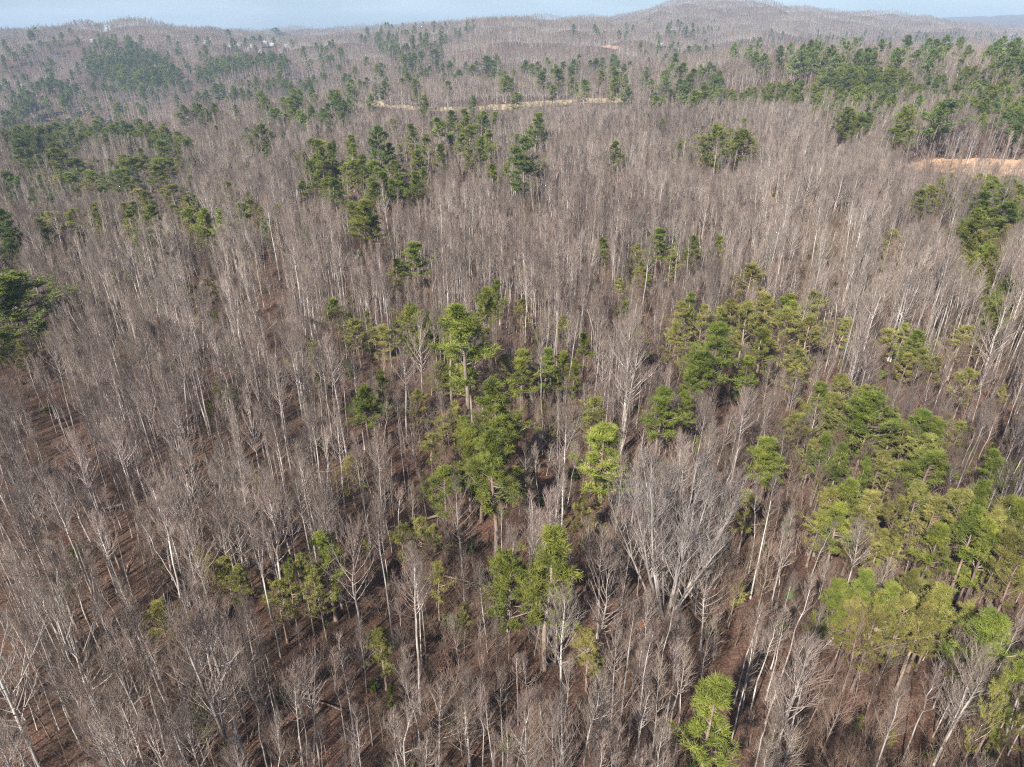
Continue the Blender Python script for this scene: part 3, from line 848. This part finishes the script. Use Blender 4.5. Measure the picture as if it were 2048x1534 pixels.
def filter_woods(X, Y, h, rg, tall=True):
    """drop trees out of view, on clearings, inside pines; lower those that would hide a clearing"""
    z = ground(X, Y); r = np.hypot(X, Y)
    tx, ty, td = project(X, Y, z + h); bx, by, bd = project(X, Y, z)
    mg = 220 + 40000 / (r + 60)
    ok = (tx > -mg) & (tx < 2048 + mg) & (ty < 1534 + 420) & (by > -60) & (Y > 4) & seen(X, Y, z + h)
    for (nm, mt, poly), pw in zip(CLEAR, clear_world):
        c = pw.mean(0); rad = np.abs(pw - c).max() + 6
        near = np.hypot(X - c[0], Y - c[1]) < rad * 1.6
        inside = np.zeros(len(X), bool)
        inside[near] = in_poly(X[near], Y[near], pw.tolist())
        ok &= ~inside
        rc = np.hypot(pw[:, 0], pw[:, 1]).mean()
        pa = np.array(poly, float); x0, x1 = pa[:, 0].min(), pa[:, 0].max()
        mid = len(pa) // 2
        infront = (r < rc) & (tx > x0) & (tx < x1)
        # lower edge of the outline at this column
        o = np.argsort(pa[:, 0]); xs_ = pa[o, 0]
        cols_ = np.linspace(x0, x1, 30); lowe = []
        for c_ in cols_:
            near_v = pa[np.abs(pa[:, 0] - c_) < (x1 - x0) * 0.14]
            lowe.append(near_v[:, 1].max() if len(near_v) else pa[:, 1].max())
        edge = np.interp(tx, cols_, lowe)
        over = infront & (ty < edge + 1) & (by > edge)
        fac = (by - edge - 2) / np.maximum(by - ty, 1)
        passthru = rg.uniform(0, 1, len(X)) < 0.14
        h = np.where(over & ~passthru, h * np.clip(fac, 0.0, 1), h)
        ok &= ~(over & ~passthru & (fac < 0.30))
    for (hx_, hy_) in [(213, 55), (184, 80), (462, 90), (478, 88), (505, 91), (530, 85), (546, 88), (572, 90), (410, 82), (1322, 88)]:
        ok &= ~((np.abs(tx - hx_) < 8) & (ty > hy_ - 8) & (ty < hy_ + 9) & (r > 900))
    if tall:
        # keep the crowns of the pines clear
        for (x0, y0, x1, y1, rr) in HB:
            cover = (r < rr + 1) & (tx > x0 - 6) & (tx < x1 + 6) & (ty < y1) & (ty + (by - ty) * 0.45 > y0) & (r > rr * 0.35)
            ok &= ~(cover & (rg.uniform(0, 1, len(X)) < 0.92))
    return ok, h, z


GROVE_DROP = {0: .85, 1: .85, 3: .85, 23: .5, 4: .9, 6: .9, 9: .93, 12: .9, 5: .6, 10: .6, 11: .8, 7: .5, 8: .5, 20: .55, 2: .5, 13: .5}


def grove_clear(X, Y, z, h, rg):
    tx, ty, _ = project(X, Y, z + h); bx, by, _ = project(X, Y, z)
    r = np.hypot(X, Y); ok = np.ones(len(X), bool)
    for gi, g_ in enumerate(GROVES):
        rs_ = [math.hypot(p['X'], p['Y']) for p in pines if p['grove'] == gi]
        if not rs_: continue
        lo_, hi_ = np.percentile(rs_, 5) * 0.82, max(rs_) * 1.05
        m_ = (r > lo_) & (r < hi_) & (in_poly(tx, ty + 0.2 * (by - ty), g_[0]) | in_poly(tx, ty + 0.75 * (by - ty), g_[0]))
        ok &= ~(m_ & (rg.uniform(0, 1, len(X)) < GROVE_DROP.get(gi, 0.2)))
    return ok


def pine_block(X, Y, rg, prob, k=0.45):
    ok = np.ones(len(X), bool)
    for i in range(len(PX)):
        m_ = (np.abs(X - PX[i]) < PW[i] * k) & (np.abs(Y - PY[i]) < PW[i] * k)
        ok &= ~(m_ & (rg.uniform(0, 1, len(X)) < prob))
    return ok


def stuff_collection(name, meshes):
    c = bpy.data.collections.new(name)
    for i, me in enumerate(meshes):
        o = bpy.data.objects.new("%s_%02d" % (name, i), me); c.objects.link(o)
    return c


def scatter_nodes():
    ng = bpy.data.node_groups.new("scatter", 'GeometryNodeTree')
    ng.interface.new_socket("Geometry", in_out='INPUT', socket_type='NodeSocketGeometry')
    ng.interface.new_socket("Collection", in_out='INPUT', socket_type='NodeSocketCollection')
    ng.interface.new_socket("Geometry", in_out='OUTPUT', socket_type='NodeSocketGeometry')
    gi = ng.nodes.new("NodeGroupInput"); go = ng.nodes.new("NodeGroupOutput")
    ci = ng.nodes.new("GeometryNodeCollectionInfo"); ci.inputs['Separate Children'].default_value = True; ci.inputs['Reset Children'].default_value = True
    ip = ng.nodes.new("GeometryNodeInstanceOnPoints"); ip.inputs['Pick Instance'].default_value = True
    def attr(n, t):
        a = ng.nodes.new("GeometryNodeInputNamedAttribute"); a.data_type = t; a.inputs['Name'].default_value = n; return a.outputs['Attribute']
    K = ng.links.new
    K(gi.outputs[0], ip.inputs['Points']); K(gi.outputs[1], ci.inputs['Collection']); K(ci.outputs[0], ip.inputs['Instance'])
    K(attr('idx', 'INT'), ip.inputs['Instance Index']); K(attr('rot', 'FLOAT_VECTOR'), ip.inputs['Rotation']); K(attr('scl', 'FLOAT_VECTOR'), ip.inputs['Scale'])
    K(ip.outputs[0], go.inputs[0])
    return ng


NG = scatter_nodes()
SOCK = [s.identifier for s in NG.interface.items_tree if s.name == 'Collection'][0]


def stuff(name, label, X, Y, Z, idx, rotz, scl, collection, tilt=0.045):
    me = bpy.data.meshes.new(name)
    n = len(X)
    me.vertices.add(n); me.vertices.foreach_set('co', np.stack([X, Y, Z], -1).astype(np.float32).ravel())
    a = me.attributes.new('idx', 'INT', 'POINT'); a.data.foreach_set('value', np.asarray(idx, np.int32))
    rg = np.random.default_rng(n)
    tl = np.where(rg.uniform(0, 1, n) < 0.05, tilt * 3.2, tilt)      # a few lean hard
    rot = np.stack([rg.normal(0, 1, n) * tl, rg.normal(0, 1, n) * tl, rotz], -1).astype(np.float32)
    a = me.attributes.new('rot', 'FLOAT_VECTOR', 'POINT'); a.data.foreach_set('vector', rot.ravel())
    a = me.attributes.new('scl', 'FLOAT_VECTOR', 'POINT'); a.data.foreach_set('vector', np.asarray(scl, np.float32).ravel())
    o = obj(name, me)
    md = o.modifiers.new("scatter", 'NODES'); md.node_group = NG; md[SOCK] = collection
    return tag(o, label, kind='stuff')


def joined(kind, seed, lod, brown=False):
    tr, cr = bare_tree(seed, kind, lod)
    parts = [(v, f, 0) for v, f, _ in tr] + [(v, f, 1 + m_) for v, f, m_ in cr]
    mats = [M['bark_brown'], M['bark_brown'], M['twig_brown']] if brown else [M['bark'], M['limb'] if lod == 0 else M['twig'], M['twig']]
    return make_mesh('bare_' + kind, parts, mats)


# near woods (single trees)
near = []
X, Y, rg = scatter(22, 470, 2.15, 11)
dens = vnoise(X, Y, 30, 21)
keep = rg.uniform(0, 1, len(X)) < np.clip(0.70 + 0.36 * dens, 0.12, 1.0)
X, Y = X[keep], Y[keep]
kindw = rg.uniform(0, 1, len(X))
oakzone = vnoise(X, Y, 90, 33)
kinds = np.where(kindw < 0.22, 0, np.where(kindw < 0.965, 1, 2))
oz = (np.hypot(X - 95, Y - 250) < 45) | (np.hypot(X - 115, Y - 170) < 22)
kinds = np.where(((oakzone > 1.3) | oz) & (kindw > 0.55), 2, kinds)
h = np.select([kinds == 0, kinds == 1, kinds == 2], [rg.normal(17.5, 2.4, len(X)), rg.normal(13.8, 2.6, len(X)), rg.normal(13.5, 2.2, len(X))])
h = h * (1 + 0.07 * vnoise(X, Y, 60, 77)); h = np.clip(h, 7.5, 24)
ok, h, z = filter_woods(X, Y, h, rg)
ok &= pine_block(X, Y, rg, 0.85) & grove_clear(X, Y, z, h, rg)
for s_ in special:
    ok &= np.hypot(X - s_['X'], Y - s_['Y']) > (5.0 if s_['k'] == 'fan' else 2.5)
    r_ = math.hypot(s_['X'], s_['Y'])
    tx, ty, _ = project(X, Y, z + h)
    rr_ = np.hypot(X, Y)
    wpx_ = 150 if s_['k'] == 'fan' else 26
    ok &= ~((rr_ < r_) & (rr_ > r_ * 0.55) & (np.abs(tx - s_['tx']) < wpx_) & (ty < s_['ty'] + 240) & (ty > s_['ty'] - 60))
X, Y, z, h, kinds = X[ok], Y[ok], z[ok], h[ok], kinds[ok]
tx, ty, _ = project(X, Y, z + h); bx, by, _ = project(X, Y, z)
inview = (tx > 10) & (tx < 2038) & (ty > 0) & (ty < 1480)
vis = np.clip(by, 0, 1534) - np.clip(ty, 0, 1534)
score = np.where(inview, vis, 0)
order = np.argsort(-score)
NIND = 300 - len(special)
ind = np.zeros(len(X), bool); ind[order[:NIND]] = True
KN = ['poplar', 'slim', 'oak']
bares = list(special)
for i in np.where(ind)[0]:
    bares.append(dict(X=float(X[i]), Y=float(Y[i]), z=float(z[i]), h=float(h[i]), k=KN[kinds[i]], tx=float(tx[i]), ty=float(ty[i]),
                      rot=float(rg.uniform(0, TAU)), v=int(rg.integers(20)), app=float(score[i]), label=None))
# rest of the near woods
nm = []
src = {}
for k in KN:
    src[k] = []
    for (t_, c_, tr, cr) in MESH[k]:
        parts = [(v, f, 0) for v, f, _ in tr] + [(v, f, 1 + m_) for v, f, m_ in cr]
        src[k].append(len(nm)); nm.append(make_mesh('bare_' + k, parts, [M['bark'], M['limb'], M['twig']]))
near_col = stuff_collection('bare_tree_kinds', nm)
rest = ~ind
def pick(kinds_, src_, rg_):
    out = np.zeros(len(kinds_), int)
    for ki, k in enumerate(KN):
        m_ = kinds_ == ki
        out[m_] = np.array(src_[k])[rg_.integers(0, len(src_[k]), m_.sum())]
    return out
def scl3(h_, kinds_, rg_):
    s = h_ / np.array([REFH[k] for k in KN])[kinds_]
    wd = s * rg_.uniform(0.75, 1.15, len(s))
    return np.stack([wd, wd, s], -1)
stuff('bare_woods', 'crowded leafless grey trees filling the middle ground behind the nearest stems', X[rest], Y[rest], z[rest] - 0.05, pick(kinds[rest], src, rg),
      rg.uniform(0, TAU, rest.sum()), scl3(h[rest], kinds[rest], rg), near_col)

# middle and far woods with coarser trees
def far_woods(name, label, r0, r1, sp, seed, lod, hmean, thin=1.0):
    X, Y, rg = scatter(r0, r1, sp, seed, 0.74)
    n = len(X)
    kw = rg.uniform(0, 1, n); kinds = np.where(kw < 0.45, 0, np.where(kw < 0.86, 1, 2))
    h = np.clip(rg.normal(hmean, 2.5, n), 9, 25)
    ok, h, z = filter_woods(X, Y, h, rg, tall=r0 < 900)
    if r0 < 1000:
        ok &= pine_block(X, Y, rg, 0.8)
    ok &= grove_clear(X, Y, z, h, rg)
    X, Y, z, h, kinds = X[ok], Y[ok], z[ok], h[ok], kinds[ok]
    ms, sr = [], {}
    for k in KN:
        sr[k] = []
        for i in range(3):
            sr[k].append(len(ms)); ms.append(joined(k, 900 + 31 * i + lod, lod))
    c = stuff_collection(name + '_kinds', ms)
    print(name, len(X))
    return stuff(name, label, X, Y, z - 0.05, pick(kinds, sr, rg), rg.uniform(0, TAU, len(X)), scl3(h, kinds, rg), c)


far_woods('distant_bare_woods', 'hazy leafless woods on the slopes beyond the nearest flat woods', 470, 1000, 3.9, 12, 1, 16)
far_woods('far_hill_woods', 'leafless woods covering the far hills up to the skyline', 1000, 2300, 5.4, 13, 2, 16.5)
far_woods('skyline_woods', 'bluish leafless woods on the farthest wooded hills', 2300, 4200, 8.0, 14, 2, 17)

# undergrowth: saplings, brush, evergreen bushes
X, Y, rg = scatter(20, 330, 2.5, 15)
n = len(X)
ok, h_, z = filter_woods(X, Y, np.full(n, 7.0), rg, tall=False)
ok &= pine_block(X, Y, rg, 0.3, 0.2)
dn = vnoise(X, Y, 28, 50)
ok &= rg.uniform(0, 1, n) < np.clip(0.72 + 0.35 * dn + 0.15 * np.clip(X / 40, -1, 1), 0.08, 1)
X, Y, z = X[ok], Y[ok], z[ok]
n = len(X)
um = [joined('sapling', 1000 + i, 0, i % 2 == 0) for i in range(5)] + [joined('brush', 1100 + i, 0, True) for i in range(4)] \
    + [bush(1200, M['shrub']), bush(1201, M['shrub']), bush(1202, M['dead_leaf'], True)]
for k_, sd_ in (('g', 61), ('y', 62), ('g', 63)):
    tr, cr, H_, wref, c0 = pine_tree(sd_, k_, 1)
    pp = [(v * 0.28, f, 0) for v, f, _ in tr] + [(v * 0.28, f, m_) for v, f, m_ in cr]
    um.append(make_mesh('young_pine', pp, [M['pine_bark'], M[NMAT[k_]]]))
for k_ in range(2):
    lg = np.random.default_rng(70 + k_)
    z_ = np.linspace(0, 1, 8)[:, None]
    P_ = np.concatenate([z_ * 9 - 4.5, lg.normal(0, 0.08, (8, 1)), 0.16 + z_ * 0.15], 1)[None]
    um.append(make_mesh('fallen_log', [(*tubes(P_, np.linspace(0.16, 0.05, 8)[None], 6), 0)], [M['pine_bark'] if k_ else M['bark_brown']]))
ucol = stuff_collection('undergrowth_kinds', um)
kw = rg.uniform(0, 1, n)
idx = np.where(kw < 0.62, rg.integers(0, 5, n), np.where(kw < 0.82, rg.integers(5, 9, n), np.where(kw < 0.87, rg.integers(9, 11, n), np.where(kw < 0.89, 11, np.where(kw < 0.975, rg.integers(12, 15, n), rg.integers(15, 17, n))))))
s = rg.uniform(0.6, 1.35, n); s = np.where(idx < 5, s * 0.85, s)
stuff('undergrowth', 'brown brush, saplings and small evergreen bushes between the trunks', X, Y, z - 0.03, idx, rg.uniform(0, TAU, n), np.stack([s, s, s], -1), ucol, 0.06)
X, Y, rg = scatter(330, 800, 6.0, 16)
n = len(X)
ok, h_, z = filter_woods(X, Y, np.full(n, 8.0), rg, tall=False)
X, Y, z = X[ok], Y[ok], z[ok]; n = len(X)
um = [joined('sapling', 1300 + i, 1, i % 2 == 0) for i in range(4)]
s = rg.uniform(0.7, 1.4, n)
stuff('distant_undergrowth', 'brown saplings between the distant trunks', X, Y, z, rg.integers(0, 4, n), rg.uniform(0, TAU, n), np.stack([s * 1.2, s * 1.2, s], -1), stuff_collection('distant_sapling_kinds', um), 0.05)

# ------------------------------------------------------------------ individual trees
def scaled_tree(name, parts, X, Y, z, rot, sx, sz, tilt=(0, 0)):
    e = obj(name, None)
    e.location = (X, Y, z - 0.05); e.rotation_euler = (tilt[0], tilt[1], rot); e.scale = (sx, sx, sz)
    for pn, me in parts:
        obj(pn, me, e)
    return e


order = sorted(range(len(pines)), key=lambda i: (-1 if pines[i]['grove'] < 0 else 0, -pines[i]['app']))
ind_p = order[:300]; rest_p = order[300:]
ORD = ['', 'second ', 'third ', 'fourth ', 'fifth ', 'sixth ', 'seventh ', 'eighth ', 'ninth ', 'tenth ', 'eleventh ', 'twelfth ', 'thirteenth ', 'fourteenth ',
       'fifteenth ', 'sixteenth ', 'seventeenth ', 'eighteenth ', 'nineteenth ', 'twentieth ']
LAND = [(s_['tx'], s_['ty'], 'the ' + s_['label'].split(' in the ')[0].split(' at the ')[0].split(' over ')[0].split(' near ')[0]) for s_ in []]
LAND = [
 (1438,1400,'the yellow-green pine at the bottom edge'),(1095,1120,'the paired pines at lower centre'),(620,1120,'the pine clump at lower left'),
 (835,1060,'the flat olive pine at lower centre'),(1315,1050,'the fan-crowned bare tree'),(450,1300,'the pale twin trunks at bottom left'),
 (40,1350,'the thick trunk in the bottom left corner'),(1125,1300,'the white tree at bottom centre'),(1860,1380,'the white forked tree at bottom right'),
 (1800,1200,'the olive pine mass at lower right'),(1985,1270,'the bright pine at the lower right edge'),(1980,1040,'the olive pines on the right edge'),
 (1780,830,'the dense pine group at right'),(1440,690,'the bright pines right of centre'),(1575,610,'the flat-topped olive pines'),
 (935,650,'the bright central pine cluster'),(990,850,'the tall central pine pair'),(1212,890,'the dark pine at centre'),(1350,820,'the two small pines right of centre'),
 (740,790,'the slim pine pair left of centre'),(665,620,'the lone small pine left of centre'),(20,600,'the round pine on the left edge'),
 (820,520,'the small upper centre pines'),(1050,340,'the big dark pine below the track'),(312,350,'the lone yellow-green pine at upper left'),
 (600,900,'the thick pale trunk left of centre'),(280,950,'the leafy opening at left'),(440,1120,'the sparse yellow pines at left'),
 (1350,490,'the small pines at upper right of centre'),(1958,460,'the olive pine at far right'),(1850,690,'the olive pine pair at right'),
 (730,400,'the green clump upper left of centre'),(1545,910,'the bright pine right of centre'),(1690,1000,'the olive pine at mid right'),
 (160,1250,'the dark understorey at lower left'),(720,1400,'the open leafy ground at bottom'),(100,800,'the crowded stems at left'),
 (1890,250,'the tall scraggly pine at upper right'),(1600,90,'the ridge crest gap at right'),(1850,85,'the right end of the crest'),(2000,240,'the tall pines behind the clearing'),(1930,335,'the orange clearing'),(1990,370,'the low pines by the clearing'),(1400,240,'the right end of the grass track'),(760,240,'the left end of the grass track'),(960,250,'the middle of the grass track'),(120,280,'the left ridge row'),(1800,190,'the right end of the plantation'),(860,280,'the bright pines below the track'),(1460,290,'the round olive pines at upper right'),
]
LX = np.array([l[0] for l in LAND]); LY = np.array([l[1] for l in LAND])


def labels_for(items, look):
    buckets = {}
    for i, it in enumerate(items):
        if it.get('label'): continue
        cx, cy = it['tx'], it['ty'] + it.get('cen', 40)
        d = np.hypot(LX - cx, LY - cy); k = int(np.argmin(d)); dx, dy = cx - LX[k], cy - LY[k]
        rel = ('right of' if dx > 0 else 'left of') if abs(dx) > abs(dy) else ('in front of' if dy > 0 else 'behind')
        buckets.setdefault((k, rel, look(it)), []).append((float(d[k]), i))
    for (k, rel, lk), lst in buckets.items():
        lst.sort()
        for rank, (_, i) in enumerate(lst):
            items[i]['label'] = '%s, %s%s %s' % (lk, ORD[min(rank, 19)] if rank else 'nearest ', rel, LAND[k][2])


def bare_look(b):
    if b['k'] == 'poplar': return 'tall bare poplar' if b['h'] > 20 else 'upright bare poplar'
    if b['k'] == 'slim': return 'slim tall bare tree' if b['h'] > 16 else 'slim bare tree'
    return 'spreading bare tree'


labels_for(bares, bare_look)
for b in bares:
    ms = MESH[b['k']]; t_, c_, _, _ = ms[b['v'] % len(ms)]
    s = b['h'] / REFH[b['k']]
    sx = s * random.Random(int(b['tx'] * 7)).uniform(0.85, 1.2) if b['app'] != 9999 else s * 1.05
    if b['k'] == 'fan': sx = s * 1.2
    e = scaled_tree('bare_tree', [('trunk', t_), ('branches', c_)], b['X'], b['Y'], b['z'], b['rot'], sx, s,
                    (random.Random(int(b['ty'])).gauss(0, 0.02), random.Random(int(b['tx'])).gauss(0, 0.02)))
    tag(e, b['label'], 'tree', 'leafless trees in the foreground woods')


def pine_look(p):
    c = {'g': 'bright green', 'y': 'olive yellow', 'd': 'dark green', 'r': 'bushy green', 't': 'scraggly'}[p['k']]
    if p['grove'] >= 0: s = 'tall' if p['h'] > 17 else 'small'; return '%s %s pine' % (s, c)
    s = 'narrow' if p['wpx'] and p['wpx'] < p['hpx'] * 0.62 else ('broad' if p['wpx'] > p['hpx'] else 'upright')
    return '%s %s pine' % (s, c)


hand = [pines[i] for i in ind_p if pines[i]['grove'] < 0 or pines[i]['grove'] in (5, 10, 11, 12, 13, 14, 19, 20, 21, 22, 23, 24, 25, 26, 27)]
for p in hand: p['cen'] = (p['hpx'] or 30) * 0.5
labels_for(hand, pine_look)
for i in ind_p:
    p = pines[i]
    t_, c_, H_, wref, c0 = PMESH[p['k']][p['v']]
    e = scaled_tree('pine_tree', [('trunk', t_), ('crown', c_)], p['X'], p['Y'], p['z'], p['rot'], p['w'] / wref, p['h'] / H_)
    if p['grove'] < 0 or p.get('label'):
        tag(e, p['label'], 'tree', 'pines picked out among the bare trees')
    else:
        tag(e, GROVES[p['grove']][4], 'tree', GROVES[p['grove']][5])
# the remaining pines
pm, pidx, pref = [], {}, []
for k in PINE:
    tr, cr, H_, wref, c0 = pine_tree(1500 + ord(k), k, 1)
    parts = [(v, f, 0) for v, f, _ in tr] + [(v, f, m_) for v, f, m_ in cr]
    for i in range(1):
        pidx[k] = len(pm); pm.append(make_mesh('far_pine', parts, [M['pine_bark'], M[NMAT[k]]])); pref.append((H_, wref))
pc = stuff_collection('far_pine_kinds', pm)
R_ = [pines[i] for i in rest_p]
ix = np.array([pidx[p['k']] for p in R_])
X = np.array([p['X'] for p in R_]); Y = np.array([p['Y'] for p in R_]); z = np.array([p['z'] for p in R_])
sx = np.array([p['w'] / pref[pidx[p['k']]][1] for p in R_]); sz = np.array([p['h'] / pref[pidx[p['k']]][0] for p in R_])
stuff('distant_pine_woods', 'dark green pines spread over the far hills and ridges', X, Y, z, ix, np.array([p['rot'] for p in R_]), np.stack([sx, sx, sz], -1), pc, 0.02)
print('bare things', len(bares), 'pine things', len(ind_p), 'pine rest', len(rest_p), 'near rest', int(rest.sum()))

# ------------------------------------------------------------------ houses on the far left hill
def plain(name, c, rough=0.6):
    m, t, b = new_mat(name)
    nz = t.nodes.new("ShaderNodeTexNoise"); nz.inputs['Scale'].default_value = 0.8
    rm = t.nodes.new("ShaderNodeValToRGB")
    rm.color_ramp.elements[0].color = (*[v * 0.85 for v in c], 1); rm.color_ramp.elements[1].color = (*c, 1)
    t.links.new(nz.outputs['Fac'], rm.inputs['Fac']); t.links.new(rm.outputs['Color'], b.inputs['Base Color'])
    b.inputs['Roughness'].default_value = rough
    return m


M['white_wall'] = plain('white_siding', (0.42, 0.42, 0.41)); M['pale_roof'] = plain('pale_metal_roof', (0.42, 0.43, 0.44), 0.4)
M['grey_roof'] = plain('grey_roof', (0.30, 0.31, 0.33)); M['win'] = plain('window_glass', (0.05, 0.06, 0.08), 0.2); M['tan'] = plain('tan_siding', (0.55, 0.48, 0.40))


def box(x0, x1, y0, y1, z0, z1):
    v = np.array([[x, y, z_] for z_ in (z0, z1) for y in (y0, y1) for x in (x0, x1)], float)
    f = np.array([[0, 2, 3, 1], [4, 5, 7, 6], [0, 1, 5, 4], [2, 6, 7, 3], [0, 4, 6, 2], [1, 3, 7, 5]])
    return v, f


def house(px, py, wd, dp, ht, roofh, wall, roof, label, cat='house', name='house', group='small houses along the far left hilltop', ang_=0.0, lift=5.0):
    X, Y = hit(px, py, lift)
    if math.hypot(X, Y) > 2300: X, Y = X * 2050 / math.hypot(X, Y), Y * 2050 / math.hypot(X, Y)
    g = float(ground(X, Y))
    g_ = g + lift - 3.0        # the houses stand on the cleared hilltop, above the woods in front
    e = obj(name, None); e.location = (X, Y, g - 0.3); e.rotation_euler = (0, 0, ang_)
    up = ht
    obj('wall', make_mesh('house_wall', [(*box(-wd / 2, wd / 2, -dp / 2, dp / 2, 0, up), 0)], [M[wall]]), e)
    o_ = 0.5
    v = np.array([[-wd / 2 - o_, -dp / 2 - o_, up], [wd / 2 + o_, -dp / 2 - o_, up], [wd / 2 + o_, dp / 2 + o_, up], [-wd / 2 - o_, dp / 2 + o_, up],
                  [-wd / 2 - o_, 0, up + roofh], [wd / 2 + o_, 0, up + roofh]], float)
    v[:, 2] += 0.01
    q = np.array([[0, 1, 5, 4], [2, 3, 4, 5], [3, 2, 1, 0]]); t3 = np.array([[0, 4, 3], [1, 2, 5]])
    obj('roof', make_mesh('house_roof', [(v, q, 0), (v.copy(), t3, 0)], [M[roof]]), e)
    for k in range(3):
        xx = (k - 1) * wd * 0.3
        obj('window', make_mesh('house_window', [(*box(xx - 0.6, xx + 0.6, -dp / 2 - 0.06, -dp / 2 + 0.05, up - 2.4, up - 1.0), 0)], [M['win']]), e)
    tag(e, label, cat, group)
    return X, Y


HOUSES = [
 (213, 53, 5, 6, 14, 1.5, 'white_wall', 'pale_roof', 'tall narrow white building on the far left skyline', 'building', 'tall_building', None),
 (184, 80, 6, 5, 5.5, 1.5, 'white_wall', 'pale_roof', 'small white house below the tall white building', 'house', 'house', None),
 (462, 90, 7, 6, 5.5, 1.6, 'white_wall', 'grey_roof', 'leftmost small white house in the hilltop row'),
 (478, 88, 8, 6, 5.5, 1.8, 'tan', 'pale_roof', 'pale-roofed tan house second from the left of the hilltop row'),
 (505, 91, 8, 6, 5.5, 1.8, 'tan', 'pale_roof', 'tan house in the middle of the hilltop row'),
 (530, 85, 12, 8, 6, 3.2, 'white_wall', 'pale_roof', 'largest pale-roofed house in the far hilltop row'),
 (546, 88, 14, 7, 5, 2.0, 'white_wall', 'pale_roof', 'long low white house right of the largest hilltop house'),
 (572, 90, 6, 6, 5.5, 1.6, 'white_wall', 'pale_roof', 'rightmost small white house in the hilltop row'),
 (410, 82, 6, 5, 5, 1.6, 'white_wall', 'grey_roof', 'isolated small white house left of the hilltop row'),
 (1322, 88, 6, 5, 5, 1.6, 'white_wall', 'pale_roof', 'tiny white house right of the clay bank'),
]
for H_ in HOUSES:
    if len(H_) == 9:
        house(*H_)
    else:
        house(*H_[:9], cat=H_[9], name=H_[10], group=H_[11])

# ------------------------------------------------------------------ haze
m = bpy.data.materials.new('haze_air'); m.use_nodes = True
t = m.node_tree; t.nodes.clear()
pv = t.nodes.new("ShaderNodeVolumePrincipled"); om = t.nodes.new("ShaderNodeOutputMaterial")
pv.inputs['Color'].default_value = (0.62, 0.80, 1.0, 1); pv.inputs['Density'].default_value = 0.00015; pv.inputs['Anisotropy'].default_value = 0.0
t.links.new(pv.outputs[0], om.inputs['Volume'])
lowz = float(ZG.min()) - 1.0; topz = max(float(ZG.max()) + 8, 175)
v, f = box(-8050, 8050, -8050, 8050, lowz, topz)
hz = obj('haze', make_mesh('haze', [(v, f, 0)], [m]))
tag(hz, 'thin pale blue haze over the far hills', kind='stuff')
